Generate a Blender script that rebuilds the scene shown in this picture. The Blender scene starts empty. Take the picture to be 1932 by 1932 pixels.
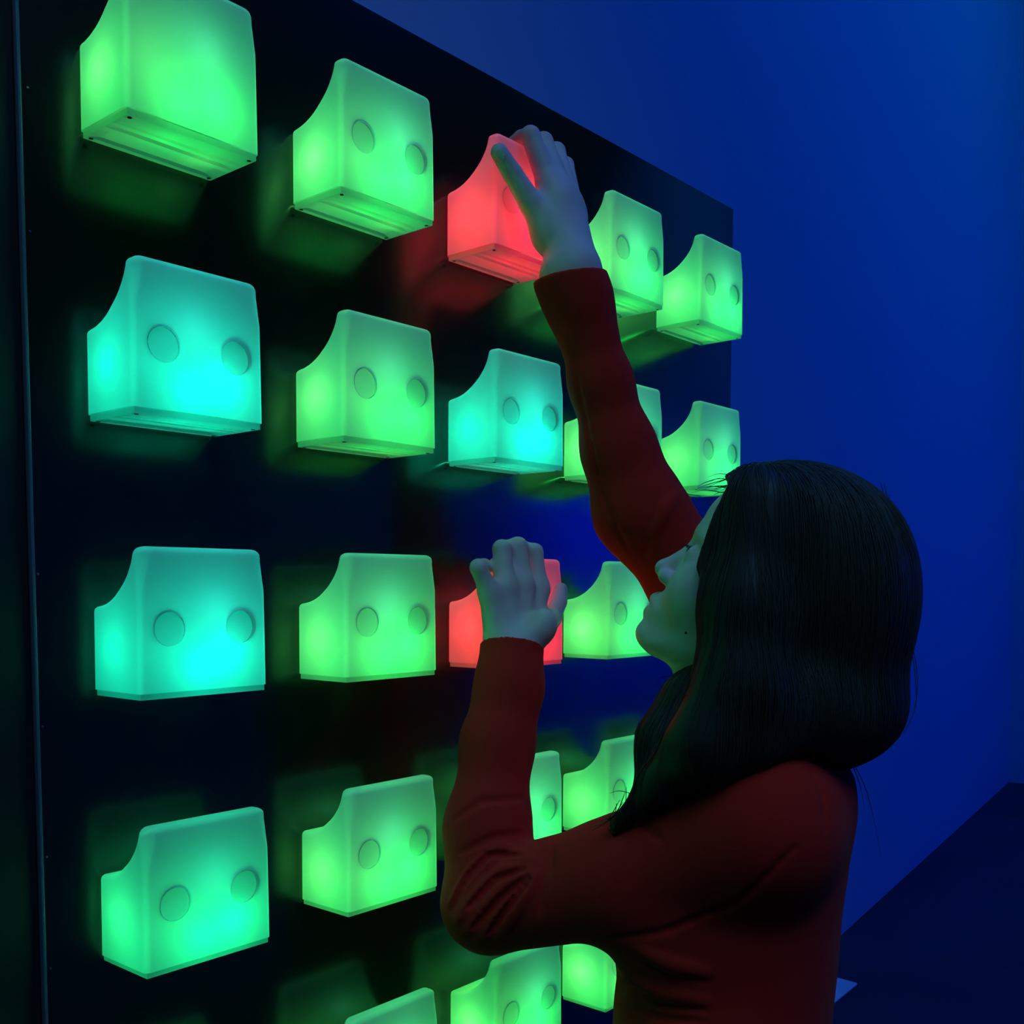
import bpy, bmesh, math, random
import numpy as np
from mathutils import Vector, Matrix

C = bpy.context.scene.collection
SC = bpy.context.scene
PI = math.pi

# ------------------------------------------------------------------ camera, world, exposure
S = 0.60                                     # metres per fitted unit
YAW, PITCH = 0.8641, -0.0648
FPX, CXP, CYP = 2003.3, 966.0, 1238.1
CAM = Vector((-0.8274*S, -1.3732*S, 1.50))
FW = Vector((math.sin(YAW)*math.cos(PITCH), math.cos(YAW)*math.cos(PITCH), math.sin(PITCH)))
RT = FW.cross(Vector((0, 0, 1))).normalized()
UPV = RT.cross(FW)
cam = bpy.data.objects.new('camera', bpy.data.cameras.new('camera'))
C.objects.link(cam)
m = Matrix((RT, UPV, -FW)).transposed().to_4x4()
m.translation = CAM
cam.matrix_world = m
cam.data.sensor_width = 36
cam.data.lens = FPX*36/1932
cam.data.shift_x = (966-CXP)/1932
cam.data.shift_y = (CYP-966)/1932
cam.data.clip_start = 0.02
SC.camera = cam
SC.view_settings.view_transform = 'Standard'
SC.view_settings.look = 'None'
SC.view_settings.gamma = 1
SC.view_settings.use_curve_mapping = False
SC.view_settings.exposure = 0.0

world = bpy.data.worlds.new('world')
SC.world = world
world.use_nodes = True
world.node_tree.nodes['Background'].inputs[0].default_value = (0.0, 0.02, 0.08, 1)
world.node_tree.nodes['Background'].inputs[1].default_value = 0.05

def area(name, loc, target, sx, sy, power, col):
    L = bpy.data.lights.new(name, 'AREA')
    L.shape = 'RECTANGLE'; L.size = sx; L.size_y = sy
    L.energy = power; L.color = col
    o = bpy.data.objects.new(name, L); C.objects.link(o)
    o.location = loc
    o.rotation_euler = (Vector(target)-Vector(loc)).to_track_quat('-Z', 'Y').to_euler()
    return o
# blue stage wash on the long wall behind the panel, from high up under the ceiling
area('wall_wash_light', (2.6, -1.4, 6.5), (3.2, 1.0, 2.6), 3.0, .6, 58, (0.0, .11, 1.0))
area('corner_wash_light', (5.6, -1.2, 6.5), (8.8, .8, 2.2), 1.6, .5, 26, (0.0, .24, 1.0))
# deep blue wash on the wall across the room, which the glossy panel mirrors
area('far_wash_light', (6.6, -2.1, 3.5), (6.6, -3.3, 2.6), 2.4, .3, 190, (0.0, 0.003, 1.0))
# soft cool lamp of the room above and behind the visitor
area('room_light', (-0.9, -2.2, 5.0), (.3, -.4, 1.4), 2.6, 2.6, 8.5, (.16, .50, 1.0)).data.spread = math.radians(50)

# ------------------------------------------------------------------ helpers
def at(px, py, d):                            # point seen at pixel (px,py), d metres along the view axis
    return CAM + FW*d + RT*((px-CXP)/FPX*d) + UPV*((CYP-py)/FPX*d)
def atY(px, py, Y):
    r = FW + RT*((px-CXP)/FPX) + UPV*((CYP-py)/FPX)
    return CAM + r*((Y-CAM.y)/r.y)

def mat(name, col, rough=.5, spec=.5, metal=0, **k):
    M = bpy.data.materials.new(name); M.use_nodes = True
    b = M.node_tree.nodes['Principled BSDF']
    b.inputs['Base Color'].default_value = (*col, 1)
    b.inputs['Roughness'].default_value = rough
    b.inputs['Specular IOR Level'].default_value = spec
    b.inputs['Metallic'].default_value = metal
    return M
def noise_bump(M, scale, strength, dist=.001, stretch=None, detail=3):
    nt = M.node_tree; b = nt.nodes['Principled BSDF']
    tc = nt.nodes.new('ShaderNodeTexCoord'); mp = nt.nodes.new('ShaderNodeMapping')
    if stretch: mp.inputs['Scale'].default_value = stretch
    nz = nt.nodes.new('ShaderNodeTexNoise'); nz.inputs['Scale'].default_value = scale
    nz.inputs['Detail'].default_value = detail
    bp = nt.nodes.new('ShaderNodeBump'); bp.inputs['Strength'].default_value = strength
    bp.inputs['Distance'].default_value = dist
    nt.links.new(tc.outputs['Object'], mp.inputs[0]); nt.links.new(mp.outputs[0], nz.inputs['Vector'])
    nt.links.new(nz.outputs[0], bp.inputs['Height']); nt.links.new(bp.outputs[0], b.inputs['Normal'])
    return nz
def vary(M, c1, c2, scale, detail=4):
    nt = M.node_tree; b = nt.nodes['Principled BSDF']
    tc = nt.nodes.new('ShaderNodeTexCoord')
    nz = nt.nodes.new('ShaderNodeTexNoise'); nz.inputs['Scale'].default_value = scale; nz.inputs['Detail'].default_value = detail
    rp = nt.nodes.new('ShaderNodeValToRGB')
    rp.color_ramp.elements[0].position = .35; rp.color_ramp.elements[1].position = .65
    rp.color_ramp.elements[0].color = (*c1, 1); rp.color_ramp.elements[1].color = (*c2, 1)
    nt.links.new(tc.outputs['Object'], nz.inputs['Vector'])
    nt.links.new(nz.outputs[0], rp.inputs[0]); nt.links.new(rp.outputs[0], b.inputs['Base Color'])

def obj(name, me, M=None, parent=None, loc=None):
    if isinstance(me, bmesh.types.BMesh):
        bm = me; me = bpy.data.meshes.new(name); bm.normal_update(); bm.to_mesh(me); bm.free()
    o = bpy.data.objects.new(name, me); C.objects.link(o)
    if M: me.materials.append(M)
    if parent: o.parent = parent
    if loc: o.location = loc
    return o
def tag(o, label=None, cat=None, group=None, kind=None):
    for k, v in (('label', label), ('category', cat), ('group', group), ('kind', kind)):
        if v: o[k] = v
    return o
def empty(name, loc, **k):
    o = bpy.data.objects.new(name, None); C.objects.link(o); o.location = loc
    o.empty_display_size = .05
    return tag(o, **k)
def smooth(me, ang=35):
    for p in me.polygons: p.use_smooth = True
    me.set_sharp_from_angle(angle=math.radians(ang))
def bm_box(bm, lo, hi):
    vs = [bm.verts.new((x, y, z)) for x in (lo[0], hi[0]) for y in (lo[1], hi[1]) for z in (lo[2], hi[2])]
    for f in ((0,1,3,2), (4,6,7,5), (0,4,5,1), (2,3,7,6), (0,2,6,4), (1,5,7,3)):
        bm.faces.new([vs[i] for i in f])
    return vs
def box(name, lo, hi, M, parent=None, bev=0, segs=2):
    bm = bmesh.new(); bm_box(bm, lo, hi)
    if bev: bmesh.ops.bevel(bm, geom=bm.edges[:], offset=bev, segments=segs, affect='EDGES', profile=.5)
    o = obj(name, bm, M, parent)
    if bev: smooth(o.data)
    return o

# ------------------------------------------------------------------ distance-field modelling
class Field:
    """ordered list of rounded shapes joined by smooth unions / cuts, polygonised as one continuous surface"""
    def __init__(s): s.n = []
    def cap(s, a, b, ra, rb=None, k=.01, cut=False):
        rb = ra if rb is None else rb; a = np.array(a, float); b = np.array(b, float)
        s.n.append(('c', (a, b, ra, rb), k, cut, (a+b)/2, np.linalg.norm(b-a)/2+max(ra, rb))); return s
    def ell(s, c, r, M=None, k=.01, cut=False):
        c = np.array(c, float); r = np.array(r, float) if np.ndim(r) else np.full(3, float(r))
        M = np.eye(3) if M is None else np.array(M, float)      # rows: axes of the ellipsoid
        s.n.append(('e', (c, r, M), k, cut, c, r.max())); return s
    def chain(s, pts, k=.01):
        for (a, ra), (b, rb) in zip(pts, pts[1:]): s.cap(a, b, ra, rb, k)
        return s
    def fn(s, f, k=.0, cut=True, c=None, r=9): s.n.append(('f', f, k, cut, np.zeros(3) if c is None else np.array(c, float), r)); return s
    def ev(s, P, c=None, R=None):
        d = np.full(len(P), 1.0); P = np.asarray(P, float)
        for t, a, k, cut, bc, br in s.n:
            if c is not None and np.linalg.norm(bc-c) > br+R+k+.012: continue
            if t == 'c':
                A, B, ra, rb = a; ab = B-A; L = ab@ab
                q = P-A; h = np.clip((q@ab)/L, 0, 1) if L > 0 else np.zeros(len(P))
                e = np.linalg.norm(q-h[:, None]*ab, axis=1)-(ra+(rb-ra)*h)
            elif t == 'e':
                q = (P-a[0])@a[2].T; k0 = np.linalg.norm(q/a[1], axis=1); k1 = np.linalg.norm(q/a[1]**2, axis=1)
                e = k0*(k0-1)/np.maximum(k1, 1e-9)
            else: e = a(P)
            if cut:
                e = -e
                if k > 0:
                    h = np.clip(.5-.5*(d-e)/k, 0, 1); d = d*(1-h)+e*h+k*h*(1-h)
                else: d = np.maximum(d, e)
            elif k > 0:
                h = np.clip(.5+.5*(d-e)/k, 0, 1); d = d*(1-h)+e*h-k*h*(1-h)
            else: d = np.minimum(d, e)
        return d
    def grad(s, P, e=.0008):
        g = np.stack([s.ev(P+np.eye(3)[i]*e)-s.ev(P-np.eye(3)[i]*e) for i in range(3)], 1)
        return g/np.maximum(np.linalg.norm(g, axis=1, keepdims=True), 1e-9)
    def march(s, o, d, t0, t1):               # first surface point along a ray
        o = np.array(o); d = np.array(d); t = t0
        for _ in range(120):
            v = s.ev((o+d*t)[None])[0]
            if v < .0003: return o+d*t
            t += max(v*.7, .0004)
            if t > t1: return None
        return o+d*t
    def mesh(s, name, cell, lo=None, hi=None, N=24, relax=0):
        pos = [n for n in s.n if not n[3]]
        LO = np.min([n[4]-n[5] for n in pos], 0)-.01 if lo is None else np.array(lo); HI = np.max([n[4]+n[5] for n in pos], 0)+.01 if hi is None else np.array(hi)
        b0 = np.floor(LO/(cell*N)).astype(int); b1 = np.ceil(HI/(cell*N)).astype(int)
        K = []; V = []; Q = []
        g = np.arange(-1, N+2); R = cell*N*.5*1.75
        off = np.stack(np.meshgrid(g, g, g, indexing='ij'), -1).reshape(-1, 3)
        n = N+3
        def key(i): i = i+40000; return (i[..., 0]*100000+i[..., 1])*100000+i[..., 2]
        for bx in range(b0[0], b1[0]):
            for by in range(b0[1], b1[1]):
                for bz in range(b0[2], b1[2]):
                    o = np.array((bx, by, bz))*N; c = (o+N/2)*cell
                    near = [q for q in pos if np.linalg.norm(q[4]-c) < q[5]+R+.01]
                    if not near: continue
                    if abs(s.ev(c[None], c, R)[0]) > R*1.5+.02: continue
                    D = s.ev((off+o)*cell, c, R+cell*3).reshape(n, n, n)
                    if D.min() > 0 or D.max() < 0: continue
                    I = D < 0; m_ = n-1
                    cnt = np.zeros((m_, m_, m_)); acc = np.zeros((m_, m_, m_, 3))
                    for ax in range(3):
                        u, w = [q for q in range(3) if q != ax]
                        sl0 = [slice(None)]*3; sl1 = [slice(None)]*3; sl0[ax] = slice(0, -1); sl1[ax] = slice(1, None)
                        a, b = D[tuple(sl0)], D[tuple(sl1)]; x = (a < 0) != (b < 0)
                        t = np.where(x, a/np.where(x, a-b, 1), 0)
                        for du in (0, 1):
                            for dw in (0, 1):
                                s2 = [None]*3; s2[ax] = slice(0, m_); s2[u] = slice(du, du+m_); s2[w] = slice(dw, dw+m_)
                                xx = x[tuple(s2)]; cnt += xx
                                acc[..., ax] += np.where(xx, t[tuple(s2)], 0); acc[..., u] += xx*du; acc[..., w] += xx*dw
                        # quads round crossing edges whose base corner lies in this block
                        core = [slice(1, N+1)]*3; xc = x[tuple(core)]; ix = np.argwhere(xc)+1
                        if len(ix):
                            sgn = I[tuple(ix.T)]
                            eu = np.eye(3, dtype=int)[u]; ew = np.eye(3, dtype=int)[w]
                            gl = ix-1+o
                            q4 = np.stack([key(gl-eu-ew), key(gl-ew), key(gl), key(gl-eu)], 1)
                            flip = sgn if ax != 1 else ~sgn
                            q4[~flip] = q4[~flip][:, ::-1]
                            Q.append(q4)
                    cc = np.argwhere(cnt > 0)
                    if len(cc):
                        p = acc[tuple(cc.T)]/cnt[tuple(cc.T)][:, None]
                        K.append(key(cc-1+o)); V.append((cc-1+o+p)*cell)
        K = np.concatenate(K); V = np.concatenate(V); Q = np.concatenate(Q)
        ku, idx = np.unique(K, return_index=True); V = V[idx]
        F = np.searchsorted(ku, Q); ok = (ku[np.minimum(F, len(ku)-1)] == Q).all(1); F = F[ok]
        used = np.unique(F); re = np.full(len(V), -1); re[used] = np.arange(len(used)); V = V[used]; F = re[F]
        for _ in range(relax):
            acc = np.zeros_like(V); ct = np.zeros(len(V))
            for i in range(4):
                np.add.at(acc, F[:, i], V[F[:, (i+1) % 4]]); np.add.at(ct, F[:, i], 1)
            V = V*.5+acc/ct[:, None]*.5
        me = bpy.data.meshes.new(name); me.vertices.add(len(V)); me.vertices.foreach_set('co', V.astype('f').ravel())
        me.loops.add(len(F)*4); me.loops.foreach_set('vertex_index', F.astype('i').ravel())
        me.polygons.add(len(F)); me.polygons.foreach_set('loop_start', np.arange(0, len(F)*4, 4, dtype='i'))
        me.update(calc_edges=True); me.validate()
        for p in me.polygons: p.use_smooth = True
        return me

# ------------------------------------------------------------------ materials of the room
M_wall = mat('painted wall', (.62, .62, .62), .75, .3); noise_bump(M_wall, 60, .25, .002)
M_back = mat('painted far wall', (.6, .6, .6), .8, .2); noise_bump(M_back, 60, .2, .002)
M_floor = mat('dark floor', (.03, .033, .04), .45, .4); vary(M_floor, (.022, .025, .032), (.042, .046, .055), 2.2); noise_bump(M_floor, 30, .15, .002)
M_ceil = mat('black ceiling', (.01, .01, .012), .9, .1)
M_dark = mat('matt black wall', (.012, .014, .014), .55, .3); noise_bump(M_dark, 90, .15, .001)
M_panel = mat('black glossy acrylic', (.004, .009, .004), .20, .5)
M_panel.node_tree.nodes['Principled BSDF'].inputs['IOR'].default_value = 1.65
_nz = noise_bump(M_panel, 1.6, .05, .01, detail=1)
M_screw = mat('dark screw', (.02, .02, .02), .4, .5)
M_steel = mat('steel screw', (.25, .27, .28), .35, .5, .9)

# ------------------------------------------------------------------ the room
def wall(name, a, b, z0, z1, th, M):
    a, b = Vector((*a, 0)), Vector((*b, 0)); d = (b-a).normalized(); n = Vector((-d.y, d.x, 0))
    bm = bmesh.new(); q = [a, b, b+n*th, a+n*th]
    v = [bm.verts.new((p.x, p.y, z)) for z in (z0, z1) for p in q]
    for f in ((3,2,1,0), (4,5,6,7), (0,1,5,4), (1,2,6,5), (2,3,7,6), (3,0,4,7)): bm.faces.new([v[i] for i in f])
    return tag(obj(name, bm, M), kind='structure')
def floor_pt(px, py):
    r = FW + RT*((px-CXP)/FPX) + UPV*((CYP-py)/FPX); return CAM + r*(-CAM.z/r.z)
F1, F2 = floor_pt(1903, 1476), floor_pt(1580, 1771)
wd = (F1-F2).normalized()
A0 = F1 - wd*11.0
wn = Vector((wd.y, -wd.x, 0))                 # towards the camera side
B1 = F1 + wn*6.0
tag(box('floor', (-4, -3.6, -.1), (10.5, 3.5, 0), M_floor), kind='structure')
tag(box('ceiling', (-4, -3.6, 6.8), (10.5, 3.5, 6.9), M_ceil), kind='structure')
wall('wall_behind', (A0.x, A0.y), (F1.x, F1.y), 0, 6.8, .12, M_wall)
wall('wall_right', (F1.x, F1.y), (B1.x, B1.y), 0, 6.8, .12, M_wall)
wall('wall_front', (9.6, -3.3), (-3.2, -3.3), 0, 3.05, .12, M_back)
wall('wall_upper', (9.6, -3.2), (-3.2, -3.2), 3.05, 6.8, .22, M_ceil)
wall('wall_left', (-3.2, -3.3), (-3.2, 2.0), 0, 6.8, .12, M_ceil)

# ------------------------------------------------------------------ the display panel
PR, PL, PT = 1.651*S, -.179*S, CAM.z + (.3708+.5921)*S
bm = bmesh.new(); bm_box(bm, (PL, 0, 0), (PR, .05, PT))
bmesh.ops.bevel(bm, geom=bm.edges[:], offset=.0012, segments=2, affect='EDGES', profile=.5)
panel = obj('display_panel', bm, M_panel); smooth(panel.data)
tag(panel, 'tall glossy black panel carrying the rows of glowing lamps', 'display panel')
side = box('display_board', (PL-1.2, .004, 0), (PL-.0015, .05, PT+.02), M_dark, bev=.0012)
side.name = 'partition_board'
tag(side, 'matt black board at the left edge of the photo, beside the glossy panel', 'board')
strip = box('edge_strip', (PL-.0015, -.0025, 0), (PL+.0012, .004, PT), mat('edge strip', (.10, .13, .15), .3, .5), panel, bev=.0006)
tag(strip, 'thin pale vertical edging strip')
for (px, py) in ((42, 163), (47, 435), (62, 1083), (71, 1372), (79, 1618), (86, 1829)):
    p = atY(px+2, py, 0)
    bm = bmesh.new(); bmesh.ops.create_cone(bm, cap_ends=True, segments=12, radius1=.0011, radius2=.0009, depth=.001, matrix=Matrix.Translation((p.x+.003, -.0005, p.z)) @ Matrix.Rotation(PI/2, 4, 'X'))
    obj('screw', bm, M_steel, panel)

# ------------------------------------------------------------------ the lamps
DX, DZ, LW, LH, LD = .3475*S, .3696*S, .1208, .1203, .1168*S+.001
ROW1 = CAM.z + .5921*S
HB, TT, TAP = .605, .78, .0011
def lamp_profile():
    pts = [(0, .005), (LD, .005)]
    def arc(cx, cz, r, a0, a1, n): return [(cx+r*math.cos(a0+(a1-a0)*i/n), cz+r*math.sin(a0+(a1-a0)*i/n)) for i in range(n+1)]
    pts += arc(LD-.005, LH-.005, .005, 0, PI/2, 5)
    a, b = TT*LD, (1-HB)*LH
    pts += arc(a+.0045, LH-.004, .004, PI/2, PI, 4)
    n = 16
    for i in range(1, n+1):
        t = PI/2*(.06+.86*i/n)
        pts.append((a*math.cos(t), LH-.002-b*math.sin(t)+.002))
    pts += arc(.004, HB*LH-.004, .004, PI/2, PI, 4)
    return pts
def lamp_mesh():
    # side profile (depth, height) rounded into the two side faces
    pr = np.array([(y, z if z > .006 else -.03) for y, z in lamp_profile()])
    def sdf(P):
        q = np.stack([-P[:, 1], P[:, 2]], 1); best = np.full(len(q), 9.); inside = np.zeros(len(q), bool)
        for a, b in zip(pr, np.roll(pr, -1, 0)):
            e = b-a; w = q-a; h = np.clip((w@e)/(e@e), 0, 1); best = np.minimum(best, ((w-h[:, None]*e)**2).sum(1))
            c = ((a[1] > q[:, 1]) != (b[1] > q[:, 1])) & (q[:, 0] < (b[0]-a[0])*(q[:, 1]-a[1])/(b[1]-a[1] if b[1] != a[1] else 1)+a[0]); inside ^= c
        d2 = np.sqrt(best)*np.where(inside, -1, 1)
        dx = np.abs(P[:, 0])-(LW/2-TAP*np.clip(P[:, 2]/LH, 0, 1))
        r = .0045+.0065*np.clip((P[:, 2]-.085)/.025, 0, 1)   # upright edges are tighter than the top corners
        u, v = d2+r, dx+r
        return np.minimum(np.maximum(u, v), 0)+np.sqrt(np.maximum(u, 0)**2+np.maximum(v, 0)**2)-r
    F = Field(); F.fn(sdf, k=0, cut=False, c=(0, -LD/2, LH/2), r=.12)
    return F.mesh('lamp body', .00151, lo=(-.07, -.08, -.008), hi=(.07, .01, .13))
def shell_material(name, base, trans, mixf, rough=.35, ior_mix=.04):
    M = bpy.data.materials.new(name); M.use_nodes = True
    nt = M.node_tree; nt.nodes.clear()
    out = nt.nodes.new('ShaderNodeOutputMaterial')
    d = nt.nodes.new('ShaderNodeBsdfDiffuse'); d.inputs[0].default_value = (*base, 1)
    t = nt.nodes.new('ShaderNodeBsdfTranslucent'); t.inputs[0].default_value = (*trans, 1)
    g = nt.nodes.new('ShaderNodeBsdfGlossy'); g.inputs['Roughness'].default_value = rough; g.inputs[0].default_value = (1, 1, 1, 1)
    m1 = nt.nodes.new('ShaderNodeMixShader'); m1.inputs[0].default_value = mixf
    lw = nt.nodes.new('ShaderNodeLayerWeight'); lw.inputs[0].default_value = .5
    fr = nt.nodes.new('ShaderNodeMath'); fr.operation = 'MULTIPLY_ADD'; fr.inputs[1].default_value = .10; fr.inputs[2].default_value = .015
    nt.links.new(lw.outputs['Facing'], fr.inputs[0])
    m2 = nt.nodes.new('ShaderNodeMixShader')
    nt.links.new(d.outputs[0], m1.inputs[1]); nt.links.new(t.outputs[0], m1.inputs[2])
    nt.links.new(fr.outputs[0], m2.inputs[0]); nt.links.new(m1.outputs[0], m2.inputs[1]); nt.links.new(g.outputs[0], m2.inputs[2])
    nt.links.new(m2.outputs[0], out.inputs[0])
    return M
M_shell = shell_material('frosted translucent plastic', (.55, .55, .55), (.85, .85, .85), .62)
M_eye = shell_material('thicker frosted plastic', (.55, .57, .57), (.62, .62, .62), .55)
M_base = shell_material('frosted base plastic', (.45, .5, .48), (.55, .55, .55), .5)
EX, EZ, ER = .0551*S, .0921*S, .0138
def cyl(r, depth, loc, axis='Y', seg=40, r2=None):
    bm = bmesh.new()
    rot = Matrix.Rotation(PI/2, 4, 'X') if axis == 'Y' else Matrix.Identity(4)
    bmesh.ops.create_cone(bm, cap_ends=True, segments=seg, radius1=r, radius2=r if r2 is None else r2, depth=depth, matrix=Matrix.Translation(loc) @ rot)
    return bm
plain = obj('body', lamp_mesh(), M_shell)
cut = bmesh.new()
for s in (-1, 1):
    b2 = cyl(ER, .006, (s*EX, -LD, EZ)); me = bpy.data.meshes.new('t'); b2.to_mesh(me); b2.free(); cut.from_mesh(me); bpy.data.meshes.remove(me)
cutter = obj('cutter', cut)
eyed = obj('body', plain.data.copy())
mod = eyed.modifiers.new('b', 'BOOLEAN'); mod.operation = 'DIFFERENCE'; mod.object = cutter; mod.solver = 'EXACT'
dg = bpy.context.evaluated_depsgraph_get()
ME_EYED = bpy.data.meshes.new_from_object(eyed.evaluated_get(dg)); ME_EYED.name = 'lamp body with eyes'
bm = bmesh.new(); bm.from_mesh(ME_EYED)      # open the pockets: the eye cups close them
kill = [f for f in bm.faces if f.calc_center_median().y > -(LD-.0001) and all(math.hypot(abs(v.co.x)-EX, v.co.z-EZ) < ER+.0004 for v in f.verts)]
bmesh.ops.delete(bm, geom=kill, context='FACES'); bm.to_mesh(ME_EYED); bm.free()
for me in (ME_EYED, plain.data):
    bm = bmesh.new(); bm.from_mesh(me)        # open underneath: the base plate closes it
    bmesh.ops.bisect_plane(bm, geom=bm.verts[:]+bm.edges[:]+bm.faces[:], plane_co=(0, 0, .005), plane_no=(0, 0, 1), clear_inner=True)
    bm.to_mesh(me); bm.free(); smooth(me, 40)
ME_PLAIN = plain.data
for o in (cutter, eyed, plain): bpy.data.objects.remove(o)
def base_mesh():
    bm = bmesh.new(); i = .0022
    x, y0, y1 = LW/2-i, -.0022, -(LD-i)
    vs = bm_box(bm, (-x, y1, 0), (x, y0, .005))
    # two long shallow channels and a wider tray pressed into the underside
    me = bpy.data.meshes.new('lamp base'); bmesh.ops.recalc_face_normals(bm, faces=bm.faces[:])
    bot = [f for f in bm.faces if f.normal.z < -.9][0]
    bmesh.ops.subdivide_edges(bm, edges=[e for e in bot.edges if abs(e.verts[0].co.x-e.verts[1].co.x) < 1e-6], cuts=7, use_grid_fill=True)
    rows = sorted({round(v.co.y, 6) for v in bm.verts if abs(v.co.z) < 1e-6})
    wid = [0, .09, .40, .50, .60, .68, .76, .86, 1]   # measured from the wall side
    for v in bm.verts:
        if abs(v.co.z) < 1e-6:
            k = len(rows)-1-rows.index(round(v.co.y, 6)); v.co.y = y0+(y1-y0)*wid[k]
    bmesh.ops.recalc_face_normals(bm, faces=bm.faces[:])
    for (a, b) in ((.09, .40), (.50, .60), (.68, .76)):
        f = [f for f in bm.faces if f.normal.z < -.9 and abs(f.calc_center_median().y-(y0+(y1-y0)*(a+b)/2)) < .0015][0]
        bmesh.ops.inset_region(bm, faces=[f], thickness=.0022)
        # shorten the channel towards the corners
        for v in f.verts: v.co.x *= .84; v.co.z += .0022
    bmesh.ops.delete(bm, geom=[f for f in bm.faces if f.normal.z > .95 and f.calc_center_median().z > .0045], context='FACES')
    bm.to_mesh(me); bm.free(); me.materials.append(M_base); return me
ME_BASE = base_mesh()
b = cyl(ER, .0022, (0, 0, 0), r2=ER-.0003)
bmesh.ops.delete(b, geom=[f for f in b.faces if f.normal.y < -.9], context='FACES_ONLY')
bmesh.ops.reverse_faces(b, faces=b.faces[:])
ME_EYE = bpy.data.meshes.new('eye'); b.to_mesh(ME_EYE); b.free(); ME_EYE.materials.append(M_eye)
b = cyl(.0017, .0012, (0, 0, 0), 'Z', 16); ME_SCREW = bpy.data.meshes.new('screw'); b.to_mesh(ME_SCREW); b.free(); ME_SCREW.materials.append(M_screw)

GREEN, CYAN, RED, AQUA = 'green', 'cyan', 'red', 'aqua'
TONES = {GREEN: ((.01, 1, .10), (.16, 1, .15), (.07, .62, .33)), CYAN: ((0, 1, .56), (0, 1, .50), (.02, .62, .52)),
         RED: ((1, .0, .02), (1, .02, .03), (1, .08, .13)), AQUA: ((.0, 1, .28), (.03, 1, .22), (.02, .6, .38))}
def glow(parent, loc, power, col, r):
    L = bpy.data.lights.new('lamp_glow', 'POINT'); L.energy = power; L.color = col; L.shadow_soft_size = r
    o = bpy.data.objects.new('lamp_glow', L); C.objects.link(o); o.parent = parent; o.location = loc
rowname = ['top row', 'second row', 'middle row', 'fourth row', 'bottom row']
colname = ['first', 'second', 'third', 'fourth', 'fifth']
cols = {(1, 3): RED, (3, 3): RED, (2, 1): CYAN, (2, 3): CYAN, (3, 1): CYAN, (4, 1): AQUA}
LAB = {(1,1): 'glowing green lamp without visible eyes, first in the top row, cut by the photo edge',
 (1,2): 'glowing green lamp with two slanted eye dimples, second in the top row',
 (1,3): 'glowing red lamp gripped by the raised right hand, top row of the panel',
 (1,4): 'glowing green lamp just right of the raised wrist, top row',
 (1,5): 'glowing green lamp at the far right end of the top row, beside the panel edge',
 (2,1): 'glowing turquoise lamp, first in the second row, below the largest green lamp',
 (2,2): 'glowing green lamp between the two turquoise lamps of the second row',
 (2,3): 'glowing turquoise lamp left of the raised sleeve, third in the second row',
 (2,4): 'glowing green lamp mostly hidden behind the raised sleeve, second row',
 (2,5): 'glowing green lamp above the forehead, far right end of the second row',
 (3,1): 'glowing turquoise lamp first in the middle row, level with the chin',
 (3,2): 'glowing green lamp between the turquoise and the red lamp of the middle row',
 (3,3): 'glowing red lamp covered by the lower left hand, middle row',
 (3,4): 'glowing green lamp in front of the lips and chin, middle row',
 (3,5): 'glowing lamp of the middle row hidden behind the face',
 (4,1): 'glowing sea green lamp first in the fourth row, at the left',
 (4,2): 'glowing green lamp second in the fourth row, left of the bent elbow',
 (4,3): 'glowing green lamp behind the lower forearm, fourth row',
 (4,4): 'glowing green lamp behind the hair ends and shoulder, fourth row',
 (4,5): 'glowing lamp of the fourth row hidden behind hair and shoulder',
 (5,1): 'glowing lamp first in the bottom row, below the sea green lamp',
 (5,2): 'glowing green lamp at the bottom photo edge left of the elbow, only its top showing',
 (5,3): 'glowing green lamp right under the bent elbow, bottom row',
 (5,4): 'glowing green lamp between the elbow and the chest, bottom row',
 (5,5): 'glowing lamp of the bottom row hidden behind the torso'}
rnd = random.Random(4)
for r in range(1, 6):
    for c in range(1, 6):
        tone = cols.get((r, c), GREEN)
        root = empty('wall_lamp', ((c-1)*DX, -.0006, ROW1-(r-1)*DZ), label=LAB[(r, c)], cat='lamp', group='glowing lamps on the black panel')
        noeye = (r, c) == (1, 1)
        obj('body', ME_PLAIN if noeye else ME_EYED, None, root)
        obj('base_plate', ME_BASE, None, root)
        if not noeye:
            for s in (-1, 1): obj('eye', ME_EYE, None, root, (s*EX, -(LD-.0011), EZ))
        for sx in (-1, 1):
            for sy in (.0065, LD-.0065): obj('screw', ME_SCREW, None, root, (sx*(LW/2-.0065), -sy, .0002))
        k1, k2, k3 = TONES[tone]
        j = lambda s: rnd.uniform(-s, s)
        pw = (1.1 if tone == RED else 1.0) + j(.08)
        glow(root, (.024+j(.006), -.050, .032+j(.003)), .074*pw, k1, .009)      # LEDs near the front, low
        glow(root, (-.010+j(.006), -.050, .024+j(.003)), .052*pw, k1, .009)
        glow(root, (-.038+j(.003), -.032, .040+j(.004)), .042*pw, k2, .007)      # LED near the left side
        glow(root, (.004+j(.01), -.047, .070), .030*pw, k3, .012)                # dimmer LED under the ridge
        glow(root, (.03, -.030, .017), .014*pw, k2, .004)

# ------------------------------------------------------------------ the visitor
def V(p): return np.array(p, float)
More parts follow.
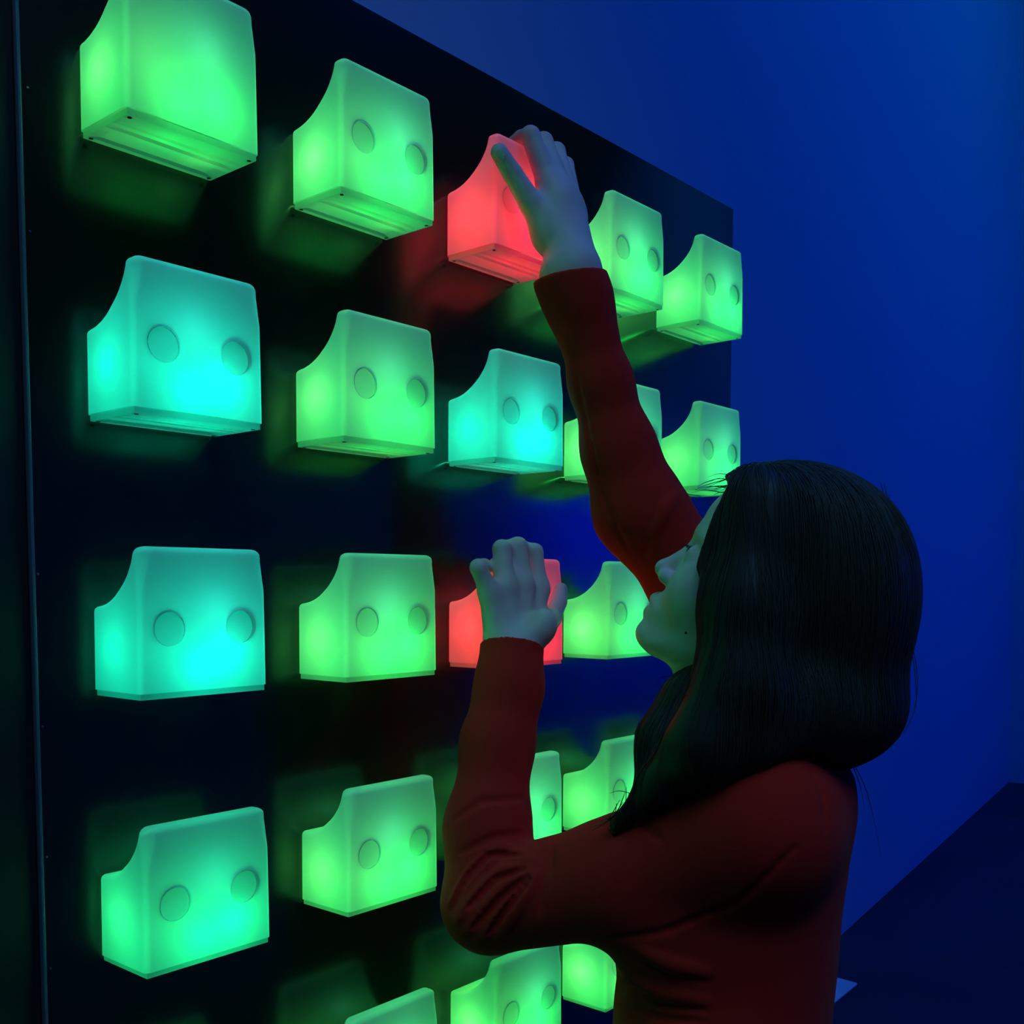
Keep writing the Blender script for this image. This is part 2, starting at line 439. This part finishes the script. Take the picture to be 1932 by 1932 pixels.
# head frame: azimuth of the gaze (0 = straight to the left of the view), chin raised
HA, HP = math.radians(20), math.radians(33)
RH = Vector((RT.x, RT.y, 0)).normalized(); FH = Vector((FW.x, FW.y, 0)).normalized(); ZZ = Vector((0, 0, 1))
fh = -RH*math.cos(HA)+FH*math.sin(HA)
HX = fh*math.cos(HP)+ZZ*math.sin(HP); HZ = ZZ*math.cos(HP)-fh*math.sin(HP); HY = HZ.cross(HX)
NAS = at(1306, 1030, 1.02)
H0 = NAS-HX*.086-HZ*.004
HM = np.array((HX, HY, HZ))
def hd(x, y, z): return V(H0+HX*x+HY*y+HZ*z)
# torso frame
TA = math.radians(14)
TF = -RH*math.cos(TA)+FH*math.sin(TA); TL = ZZ.cross(TF)
TM = np.array((TF, TL, ZZ))
A = lambda px, py, d: V(at(px, py, d))
AY = lambda px, py, Y: V(atY(px, py, Y))

# joints
shL, elL, wrL = A(1425, 1560, .945), A(927, 1703, 1.035), A(968, 1235, 1.105)
cuL = A(966, 1222, 1.108)
shR, elR, wrR = A(1475, 1335, 1.19), A(1207, 965, 1.15), A(1086, 512, 1.112)
cuR = A(1073, 522, 1.114)

def torso(F, o):                                # o: offset from the cloth surface
    F.ell(A(1350, 1990, 1.06), (.097+o, .145+o, .15+o), TM, .02)
    F.ell(A(1368, 1850, 1.06), (.100+o, .132+o, .15+o), TM, .04)
    F.ell(A(1398, 1650, 1.06), (.096+o, .145+o, .15+o), TM, .04)
    F.ell(A(1458, 1540, 1.055), (.066+o, .15+o, .09+o), TM, .04)
    for s, d in ((1, .985), (-1, 1.12)):
        F.ell(A(1262, 1742, d), (.062+o, .058+o, .058+o), TM, .035)
    F.cap(A(1482, 1480, 1.05), A(1470, 1400, 1.05), .062+o, .046+o, .03)
def arms(F, o):
    F.cap(A(1468, 1520, 1.0), shL, .064+o, .066+o, .03)
    F.cap(shL, A(1170, 1656, .985), .066+o, .0535+o, .03)
    F.cap(A(1170, 1656, .985), elL, .0535+o, .0480+o, .02)
    F.cap(elL, A(920, 1560, 1.055), .0480+o, .040+o, .008)
    F.cap(A(920, 1560, 1.055), A(939, 1400, 1.08), .040+o, .0345+o, .02)
    F.cap(A(939, 1400, 1.08), A(960, 1300, 1.095), .0345+o, .0325+o, .02)
    F.cap(A(960, 1300, 1.095), cuL, .0325+o, .0335+o, .02)
    F.cap(A(1465, 1470, 1.14), shR, .066+o, .068+o, .03)
    F.cap(shR, A(1330, 1120, 1.165), .066+o, .050+o, .03)
    F.cap(A(1330, 1120, 1.165), elR, .050+o, .045+o, .03)
    F.cap(elR, A(1168, 850, 1.14), .045+o, .0375+o, .03)
    F.cap(A(1168, 850, 1.14), A(1133, 720, 1.13), .0375+o, .031+o, .02)
    F.cap(A(1133, 720, 1.13), A(1108, 625, 1.122), .031+o, .0275+o, .02)
    F.cap(A(1108, 625, 1.122), A(1090, 565, 1.118), .0275+o, .0335+o, .02)
    F.cap(A(1090, 565, 1.118), cuR, .0335+o, .0375+o, .02)

# ---- body: one continuous skin
B = Field()
torso(B, -.006)
sl = -.0075
arms(B, -.0065)
B.cap(A(960, 1300, 1.095), wrL, .0262, .0250, .012)
B.cap(A(1108, 625, 1.122), wrR, .0215, .0232, .012)
# neck and head
B.cap(A(1480, 1440, 1.05), hd(-.03, 0, -.06), .052, .050, .02)
B.cap(A(1425, 1420, 1.04), hd(.0, 0, -.085), .040, .040, .02)
B.ell(hd(-.010, 0, .035), (.094, .072, .086), HM, .02)
B.ell(hd(.030, 0, -.018), (.054, .060, .072), HM, .02)
B.ell(hd(.030, 0, .045), (.058, .060, .045), HM, .02)
for s in (-1, 1):
    B.cap(hd(-.012, .050*s, -.052), hd(.060, .016*s, -.088), .020, .0145, .022)
    B.ell(hd(.048, .034*s, -.028), (.026, .024, .027), HM, .024)
    B.cap(hd(.080, .008*s, .020), hd(.066, .046*s, .020), .0075, .006, .012)
B.ell(hd(.0725, 0, -.0895), (.0155, .019, .0135), HM, .012)
B.ell(hd(.066, 0, -.062), (.023, .028, .022), HM, .014)
for s in (-1, 1): B.ell(hd(.093, .031*s, .001), (.015, .0155, .0105), HM, .010, True)
for s in (-1, 1): B.ell(hd(.0685, .031*s, -.001), (.0135, .0145, .0135), HM, .003)
B.cap(hd(.080, 0, .008), hd(.0955, 0, -.026), .0062, .0078, .010)
B.ell(hd(.0965, 0, -.0295), (.0092, .0088, .0082), HM, .006)
for s in (-1, 1):
    B.ell(hd(.0885, .0115*s, -.0335), (.0085, .0062, .0068), HM, .005)
    B.ell(hd(.0905, .0062*s, -.0405), (.0042, .0028, .0034), HM, .0015, True)
    B.cap(hd(.0875, 0, -.0570), hd(.077, .021*s, -.0625), .0052, .0028, .005)      # upper lip
    B.cap(hd(.0845, 0, -.0715), hd(.076, .019*s, -.0660), .0058, .0028, .005)      # lower lip
    B.cap(hd(.0940, 0, -.0645), hd(.0825, .025*s, -.0655), .0021, .0017, .0018, True)  # parting of the lips
B.cap(hd(.094, 0, -.047), hd(.095, 0, -.054), .0016, .0016, .004, True)
for s in (-1, 1):
    B.ell(hd(-.008, .073*s, -.010), (.017, .006, .028), HM, .004)
    B.ell(hd(-.005, .080*s, -.010), (.010, .005, .019), HM, .003, True)

# ---- left hand, over the red lamp of the middle row
def finger(F, pts, k=.004, root=.010):
    for i, ((a, ra), (b, rb)) in enumerate(zip(pts, pts[1:])): F.cap(a, b, ra, rb, root if i == 0 else .0025)
hw = wrL
mL = [AY(925, 1122, -.092), AY(953, 1108, -.094), AY(985, 1104, -.094), AY(1015, 1112, -.092)]
for mm, r0 in zip(mL, (.0110, .0120, .0125, .0120)):
    off = (mm-mL[1])*.35
    B.cap(hw+V((0, .002, .004))+off, mm, .0165, r0, .010)
B.cap(hw+V(RT)*.011+V((0, 0, .012)), A(1026, 1172, 1.105), .016, .013, .012)
B.cap(hw-V(RT)*.010, A(933, 1160, 1.11), .016, .012, .012)
ridge = .0605
finger(B, [(mL[0], .0100), (AY(903, 1071, -.088), .0090), (AY(913, 1068, -.062), .0080), (AY(926, 1084, -.046), .0072)])
finger(B, [(mL[1], .0112), (AY(947, 1036, -.084), .0100), (AY(952, 1036, -.056), .0088), (AY(956, 1058, -.046), .0078)])
finger(B, [(mL[2], .0114), (AY(977, 1031, -.084), .0102), (AY(982, 1033, -.056), .0090), (AY(985, 1054, -.046), .0080)])
finger(B, [(mL[3], .0110), (AY(1008, 1042, -.083), .0098), (AY(1010, 1043, -.056), .0088), (AY(1013, 1062, -.047), .0078)])
finger(B, [(A(1022, 1190, 1.105), .0130), (AY(1040, 1166, -.094), .0115), (AY(1053, 1136, -.088), .0098), (AY(1058, 1112, -.082), .0078)], root=.012)

# ---- right hand, over the red lamp of the top row
mR = [A(1036, 352, 1.128), A(1058, 362, 1.134), A(1076, 382, 1.142), A(1086, 408, 1.150)]
for mm, r0 in zip(mR, (.0120, .0122, .0116, .0108)):
    B.cap(wrR+(mm-mR[1])*.30+V(UPV)*.004, mm, .0170, r0, .012)
finger(B, [(mR[0], .0118), (AY(1001, 257, -.084), .0104), (AY(984, 262, -.060), .0090), (AY(969, 271, -.048), .0078)])
finger(B, [(mR[1], .0118), (AY(1026, 268, -.082), .0102), (AY(1010, 276, -.058), .0090), (AY(998, 290, -.047), .0078)])
finger(B, [(mR[2], .0112), (AY(1050, 286, -.080), .0098), (AY(1036, 292, -.058), .0086), (AY(1024, 304, -.047), .0076)])
finger(B, [(mR[3], .0100), (AY(1068, 312, -.076), .0088), (AY(1060, 316, -.058), .0078), (AY(1050, 326, -.048), .0070)])
tA = AY(1036, 444, -.108)
B.cap(wrR+V(UPV)*.004, tA, .018, .0150, .014)
B.cap(tA, A(1050, 380, 1.125), .0140, .0130, .014)
finger(B, [(tA, .0142), (AY(1003, 386, -.097), .0128), (AY(967, 328, -.0865), .0104), (AY(942, 288, -.0815), .0092)], root=.014)

M_skin = mat('skin', (.68, .46, .41), .5, .25); noise_bump(M_skin, 420, .12, .0006)
person = obj('person', B.mesh('person', .0018, lo=(-.3, -.9, 1.0), hi=(1.1, .1, 2.3), relax=1), M_skin)
tag(person, 'person in a dark red long-sleeved top reaching up to the glowing lamps', 'person')

q = B.march(CAM, FW+RT*((944-CXP)/FPX)+UPV*((CYP-292)/FPX), .6, 1.5)
nn = B.grad(q[None])[0]; td = V(AY(942, 288, -.0815))-V(AY(967, 328, -.0865)); td -= nn*(td@nn); td /= np.linalg.norm(td)
Fn = Field(); Fn.ell(q-nn*.0002, (.0072, .0052, .0012), np.array((td, np.cross(nn, td), nn)), .001)
M_nail = mat('fingernail', (.72, .55, .5), .25, .5)
obj('thumbnail', Fn.mesh('thumbnail', .0006), M_nail, person)

# ---- top, worn over the body
W = Field()
torso(W, 0); arms(W, 0)
o3 = lambda px, py: W.march(CAM, FW+RT*((px-CXP)/FPX)+UPV*((CYP-py)/FPX), .6, 1.5)
def fold(pts, r, cutit, sink, k):
    t_ = np.linspace(0, len(pts)-1, 3*len(pts)); pts = [tuple(np.interp(x, range(len(pts)), [p[c] for p in pts]) for c in (0, 1)) for x in t_]
    q = [o3(*p) for p in pts]; q = [p for p in q if p is not None]
    if len(q) < 2: return []
    n = W.grad(np.array(q)); out = []
    for i in range(len(q)-1):
        t0, t1 = (i/(len(q)-1), (i+1)/(len(q)-1)); f = lambda t: .45+.55*math.sin(PI*(.08+.84*t))
        out.append((q[i]-n[i]*sink, q[i+1]-n[i+1]*sink, r*f(t0), r*f(t1), k, cutit))
    return out
FO = []
# folds fanning out of the bend of the near elbow
for pts in ([(1000,1625),(950,1600),(895,1640),(852,1700)], [(1000,1640),(950,1640),(900,1690),(858,1745)],
            [(1002,1650),(960,1665),(915,1715),(872,1768)], [(1005,1655),(970,1690),(935,1735),(905,1775)],
            [(1010,1655),(985,1695),(960,1735),(940,1772)]):
    FO += fold(pts, .0082, False, .0044, .004)
for pts in ([(985,1615),(925,1612),(880,1660),(850,1720)], [(990,1640),(935,1660),(885,1712)], [(995,1655),(945,1695),(895,1748)],
            [(1000,1662),(960,1712),(925,1758)], [(1028,1610),(1024,1660),(1018,1725)], [(1042,1600),(1036,1650)],
            [(1190,1535),(1215,1560),(1245,1585)], [(858,1545),(905,1512),(985,1505)], [(870,1608),(930,1580),(985,1572)],
            [(1290,1465),(1345,1458),(1410,1448)], [(1195,1800),(1260,1835),(1330,1850)], [(1165,1850),(1240,1890),(1330,1905)],
            [(1160,1880),(1250,1925),(1330,1930)], [(1530,1450),(1556,1500),(1562,1560)],
            [(1275,925),(1230,985),(1215,1050)], [(1075,640),(1100,780),(1140,950),(1185,1040)],
            [(1130,1775),(1250,1760),(1400,1700),(1500,1600)]):
    FO += fold(pts, .0030, True, -.0009, .004)
for pts in ([(1300,1448),(1350,1440),(1420,1432)], [(1200,1792),(1270,1822),(1340,1836)], [(1170,1838),(1245,1874),(1335,1890)], [(1290,915),(1255,960),(1232,1010)]):
    FO += fold(pts, .0075, False, .0052, .006)
for a, b, ra, rb, k, c in FO: W.cap(a, b, max(ra, .0006), max(rb, .0006), k, c)
# hollow cuffs
def cuff_cut(end, back, r):
    ax = V(back)-V(end); ax /= np.linalg.norm(ax)
    def plane(P): return (P-V(end))@ax                       # positive inside the sleeve
    W.fn(lambda P: np.where(np.linalg.norm(P-V(end), axis=1) < .075, plane(P)-.0, 9), 0, True, end, .06)
    W.cap(V(end)-ax*.02, V(end)+ax*.028, r, r-.005, .001, True)
cuff_cut(cuL+V(ZZ)*.002, A(960, 1300, 1.095), .0302)
cuff_cut(cuR, A(1108, 625, 1.122)-V(RT)*.012, .0335)
# neckline
W.ell(A(1465, 1385, 1.05), (.055, .055, .035), None, .004, True)
M_top = mat('dark red jersey', (.62, .020, .012), .9, .08); M_top.node_tree.nodes['Principled BSDF'].inputs['Sheen Weight'].default_value = .07; M_top.node_tree.nodes['Principled BSDF'].inputs['Sheen Tint'].default_value = (1, .45, .32, 1); noise_bump(M_top, 900, .35, .0006)
top = obj('long_sleeved_top', W.mesh('top', .0020, lo=(-.3, -.9, .98), hi=(1.1, .1, 2.1), relax=1), M_top, person)

# ---- hair: a solid combed mass plus loose strands
Hh = Field()
IM = np.array((RH, ZZ, FH))
Hh.ell(hd(-.012, 0, .030), (.0985, .086, .0905), HM, .02)
Hh.ell(A(1532, 1075, 1.005), (.0875, .092, .0885), IM, .02)
Hh.ell(A(1465, 1010, .985), (.070, .062, .078), IM, .03)
Hh.ell(A(1532, 1190, 1.01), (.086, .125, .094), IM, .04)
Hh.ell(A(1545, 1335, 1.0), (.0740, .054, .085), IM, .03)
Hh.cap(A(1425, 960, .935), A(1408, 1150, .920), .036, .034, .03)      # curtain over the near cheek
Hh.cap(A(1408, 1150, .920), A(1400, 1300, .912), .034, .036, .03)
Hh.cap(A(1400, 1300, .912), A(1330, 1405, .905), .036, .028, .03)
Hh.cap(A(1330, 1405, .905), A(1248, 1478, .925), .026, .016, .03)
Hh.cap(A(1248, 1478, .925), A(1160, 1560, .945), .014, .005, .02)
Hh.cap(A(1500, 1330, .94), A(1420, 1390, .915), .040, .028, .03)
LK = [(A(1385, 1270, .985), .024), (A(1310, 1330, .975), .028), (A(1262, 1400, .965), .026), (A(1228, 1480, .96), .014)]
Hh.chain(LK, .02)                              # lock falling in front of the throat
def facecut(P):                                 # keeps the face and the throat clear of hair
    q = (P-np.array(H0))@HM.T
    return np.maximum(.054-q[:, 0]+.10*np.abs(q[:, 2]-.02)+.16*np.maximum(q[:, 1], 0), q[:, 2]-.075)
Hh.fn(facecut, .006, True, hd(.08, 0, -.02), .13)
M_hair = mat('dark brown hair', (.022, .019, .012), .5, .25)
noise_bump(M_hair, 40, .12, .001, stretch=(14, 14, .5), detail=2)
hair = obj('hair', Hh.mesh('hair', .003, lo=(-.3, -.9, 1.0), hi=(1.1, .1, 2.3), relax=1), M_hair, person)
# combed strands that follow the surface from the crown down
rs = np.random.RandomState(7)
def strands(name, paths, rad, M, par):         # thin three-sided tapering hairs joined in one mesh
    VV = []; FF = []; base = 0
    for P in paths:
        n = len(P)
        if n < 3: continue
        T_ = np.gradient(P, axis=0); T_ /= np.linalg.norm(T_, axis=1, keepdims=True)+1e-12
        a = np.cross(T_, V(FW)+.01); a /= np.linalg.norm(a, axis=1, keepdims=True)+1e-12; b = np.cross(T_, a)
        rr = (rad*np.clip(np.minimum(np.linspace(1.6, .15, n), np.linspace(.4, 8, n)), .12, 1))[:, None]
        ring = np.stack([P+rr*(a*math.cos(q)+b*math.sin(q)) for q in (0, 2.094, 4.189)], 1)
        VV.append(ring.reshape(-1, 3)); k = np.arange(n-1)[:, None]*3+base
        for u in range(3):
            w = (u+1) % 3; FF.append(np.concatenate([k+u, k+w, k+3+w, k+3+u], 1))
        base += 3*n
    VV = np.concatenate(VV); FF = np.concatenate(FF)
    me = bpy.data.meshes.new(name); me.vertices.add(len(VV)); me.vertices.foreach_set('co', VV.astype('f').ravel())
    me.loops.add(len(FF)*4); me.loops.foreach_set('vertex_index', FF.astype('i').ravel())
    me.polygons.add(len(FF)); me.polygons.foreach_set('loop_start', np.arange(0, len(FF)*4, 4, dtype='i'))
    me.update(calc_edges=True)
    me.polygons.foreach_set('use_smooth', np.ones(len(FF), bool))
    o = obj(name, me, M, par); tag(o, kind='stuff'); return o
N = 3600
seeds = []
top_c = V(A(1440, 900, 1.02))
while len(seeds) < N:
    th = rs.uniform(0, 2*PI); ph = abs(rs.normal(0, .8))
    d = np.array(FH)*math.sin(th)*math.sin(ph)+np.array(RH)*math.cos(th)*math.sin(ph)+np.array(ZZ)*math.cos(ph)
    seeds.append(A(1500, 1040, 1.03)+d*.10 if rs.rand() < .75 else A(1420, 1150+rs.uniform(-150, 250), .93)-np.array(FH)*.05+np.array(RH)*rs.uniform(-.03, .12))
for i in range(420):
    c0, r0 = LK[rs.randint(0, 3)]; seeds[i] = c0+rs.normal(0, .03, 3)
for i in range(420, 1100): seeds[i] = V(A(1430, 925, .975))+rs.normal(0, .032, 3)
P = np.array(seeds)
for _ in range(6):
    P = P-Hh.grad(P)*Hh.ev(P)[:, None]*.9
jit = rs.normal(0, 1, (N, 3))*.10; lift = rs.uniform(.0002, .0016, N)
track = [P.copy()]; alive = np.ones(N, bool); L = rs.randint(22, 46, N)
crown = V(A(1402, 892, .99))
for it in range(46):
    g = Hh.grad(P)
    away = P-crown; away[:, 2] *= .3
    away /= np.linalg.norm(away, axis=1, keepdims=True)+1e-9
    w = np.clip(1-np.linalg.norm(P-crown, axis=1)/.10, 0, 1)[:, None]
    D = np.array((0, 0, -1.0))*(1-w*.8)+away*w+jit*(.6+.5*math.sin(it*.35))
    low = np.clip((1.36-P[:, 2])/.10, 0, 1)[:, None]
    side = np.clip(((P-V(A(1480, 1400, 1.0)))@V(RH))/.05, -1, 1)[:, None]
    D = D-low*.5*side*V(RH)
    D = D-g*(D*g).sum(1)[:, None]; D /= np.linalg.norm(D, axis=1, keepdims=True)+1e-9
    P = P+D*.0085
    P = P-Hh.grad(P)*(Hh.ev(P)-lift)[:, None]*.8
    track.append(P.copy())
TR = np.stack(track, 1)
F2 = [TR[i, :L[i]] for i in range(N) if facecut(TR[i, :L[i]]).min() > -.004 or facecut(TR[i, :L[i]]).max() > 0]
M_str = mat('hair strand', (.058, .050, .030), .46, .3)
strands('hair_strands', F2, .00034, M_str, hair)
# loose ends and flyaways
def px_path(pts, n=14):
    q = np.array([A(*p) for p in pts]); t = np.linspace(0, len(q)-1, n); out = []
    for x in t:
        i = min(int(x), len(q)-2); f = x-i; p0 = q[max(i-1, 0)]; p1 = q[i]; p2 = q[i+1]; p3 = q[min(i+2, len(q)-1)]
        out.append(.5*((2*p1)+(-p0+p2)*f+(2*p0-5*p1+4*p2-p3)*f*f+(-p0+3*p1-3*p2+p3)*f**3))
    return np.array(out)
fly = [px_path(p, 20) for p in (
    [(1700, 1140, 1.04), (1722, 1220, 1.04), (1731, 1300, 1.04), (1712, 1370, 1.03), (1665, 1418, 1.02), (1603, 1434, 1.0)],
    [(1705, 1180, 1.04), (1722, 1240, 1.04), (1728, 1330, 1.04), (1705, 1388, 1.03)],
    [(1604, 1432, 1.0), (1628, 1475, 1.0), (1645, 1530, 1.0), (1663, 1620, 1.0)],
    [(1604, 1434, 1.0), (1622, 1480, 1.0), (1632, 1530, 1.0)],
    [(1300, 1275, 1.02), (1280, 1290, 1.0), (1278, 1320, .99), (1290, 1348, .98)],
    [(1262, 1345, 1.0), (1230, 1375, .99), (1214, 1415, .98), (1216, 1462, .97)],
    [(1258, 1400, 1.0), (1236, 1420, .99), (1226, 1470, .98)],
    [(1285, 1290, 1.09), (1250, 1290, 1.09), (1228, 1300, 1.09)], [(1285, 1275, 1.09), (1250, 1277, 1.09), (1235, 1290, 1.09)],
    [(1270, 1310, 1.09), (1240, 1312, 1.09), (1212, 1314, 1.09)], [(1265, 1330, 1.09), (1240, 1335, 1.09), (1225, 1352, 1.09)],
    [(1200, 1500, .96), (1170, 1492, .96), (1150, 1497, .96)], [(1190, 1520, .96), (1150, 1545, .96), (1132, 1570, .96)],
    [(1205, 1510, .96), (1165, 1530, .96), (1142, 1560, .96)])]
for i in range(16):                              # short hairs of the parting, against the green lamp
    x, y = rs.uniform(1350, 1400), rs.uniform(890, 925); a = rs.uniform(2.6, 3.8); l = rs.uniform(20, 62)
    fly.append(px_path([(x+8, y+6, 1.02), (x+math.cos(a)*l*.5, y+6+math.sin(a)*-l*.5-3, 1.03), (x+math.cos(a)*l, y+10-math.sin(a)*l*.6, 1.03)], 8))
for i in range(26):                              # frayed ends over the near shoulder and chest
    t = rs.rand(); x, y = 1300-170*t, 1440+120*t
    fly.append(px_path([(x+rs.uniform(0, 40), y-rs.uniform(15, 45), .925), (x, y, .93), (x-rs.uniform(15, 40), y+rs.uniform(8, 26), .945)], 8))
for i in range(22):                              # stray hairs along the back of the head
    t = rs.uniform(0, 1); y = 960+420*t; x = 1672+48*math.sin(PI*min(t*1.1, 1))-10+rs.uniform(-8, 10)
    fly.append(px_path([(x-6, y-60, 1.05), (x+rs.uniform(0, 7), y, 1.05), (x-rs.uniform(4, 22), y+rs.uniform(50, 80), 1.04)], 9))
strands('loose_hair', fly, .00048, M_str, hair)
# eyes and the mole on the cheek
M_eyew = mat('eye white', (.55, .55, .55), .2, .6); M_iris = mat('dark iris', (.03, .02, .015), .15, .7); M_mole = mat('mole', (.02, .012, .01), .6, .3)
for sgn in (-1, 1):
    Fe = Field(); Fe.ell(hd(.0708, .031*sgn, .0), (.0114, .0114, .0114), HM, .001)
    eye = obj('eye', Fe.mesh('eye', .0016), M_eyew, person)
    Fi = Field(); Fi.ell(hd(.0803, .031*sgn, .0012), (.0024, .0055, .0055), HM, .001)
    obj('iris', Fi.mesh('iris', .0011), M_iris, eye)
    lash = []
    for t in np.linspace(-1, 1, 12):
        a = hd(.0815-.003*t*t, .031*sgn+.0105*t, .0045-.002*t*t); b = hd(.0875-.002*t*t, .031*sgn+.013*t, .0050)
        lash.append(np.array([a, (a+b)/2+V(HZ)*-.0008, b]))
    strands('eyelashes', lash, .0003, M_str, person)
q = o3(1294, 1194) if False else B.march(CAM, FW+RT*((1294-CXP)/FPX)+UPV*((CYP-1194)/FPX), .6, 1.5)
if q is not None:
    Fm = Field(); Fm.ell(q, .0014, None, .001); obj('mole', Fm.mesh('mole', .0006), M_mole, person)

# ---- trousers and shoes down to the floor
hip = A(1368, 2060, 1.06); ft = V((hip[0], hip[1], 0))
T = Field()
T.ell(hip+V((0, 0, -.03)), (.118, .155, .13), TM, .02)
for s in (-1, 1):
    h0 = hip+V(TL)*(.085*s)+V((0, 0, -.08)); kn = V((h0[0], h0[1], .47))+V(TF)*.02; an = V((h0[0], h0[1], .09))
    T.chain([(h0, .088), (kn, .056), (an, .045)], .02)
M_tr = mat('dark trousers', (.02, .02, .024), .8, .3)
obj('trousers', T.mesh('trousers', .006, relax=1), M_tr, person)
M_sh = mat('black shoe', (.015, .015, .015), .5, .5)
for s in (-1, 1):
    p = ft+V(TL)*(.085*s); Fs = Field(); Fs.ell(p+V((0, 0, .05)), (.05, .04, .05), TM, .02)
    Fs.ell(p+V(TF)*.08+V((0, 0, .03)), (.11, .042, .032), TM, .03)
    Fs.fn(lambda P: -(P[:, 2]-.001)*-1*-1, 0, True, p, .3) if 0 else None
    obj('shoe', Fs.mesh('shoe', .005, relax=1), M_sh, person)

# ---- pale sheet lying on the floor behind the visitor
q0, q1, q2 = floor_pt(1619, 1857), floor_pt(1567, 1843), floor_pt(1560, 1905)
e1 = (q1-q0).normalized()*.32; e2 = (q2-q0).normalized()*.45
bm = bmesh.new()
for z in (.001, .004):
    pass
cs = [q0, q0+e1, q0+e1+e2, q0+e2]
lo = [bm.verts.new((p.x, p.y, .0005)) for p in cs]; hi = [bm.verts.new((p.x, p.y, .0045)) for p in cs]
bm.faces.new(hi); bm.faces.new(lo[::-1])
for i in range(4): bm.faces.new((lo[i], lo[(i+1) % 4], hi[(i+1) % 4], hi[i]))
bmesh.ops.recalc_face_normals(bm, faces=bm.faces[:])
bmesh.ops.bevel(bm, geom=[e for e in bm.edges if abs(e.verts[0].co.z-e.verts[1].co.z) > .003], offset=.012, segments=4, affect='EDGES', profile=.5)
M_sheet = mat('white card', (.85, .85, .85), .6, .3); noise_bump(M_sheet, 25, .2, .002); vary(M_sheet, (.70, .74, .78), (.88, .88, .88), 9)
tag(obj('card_sheet', bm, M_sheet), 'pale card lying on the dark floor, its corner showing behind the person', 'sheet')
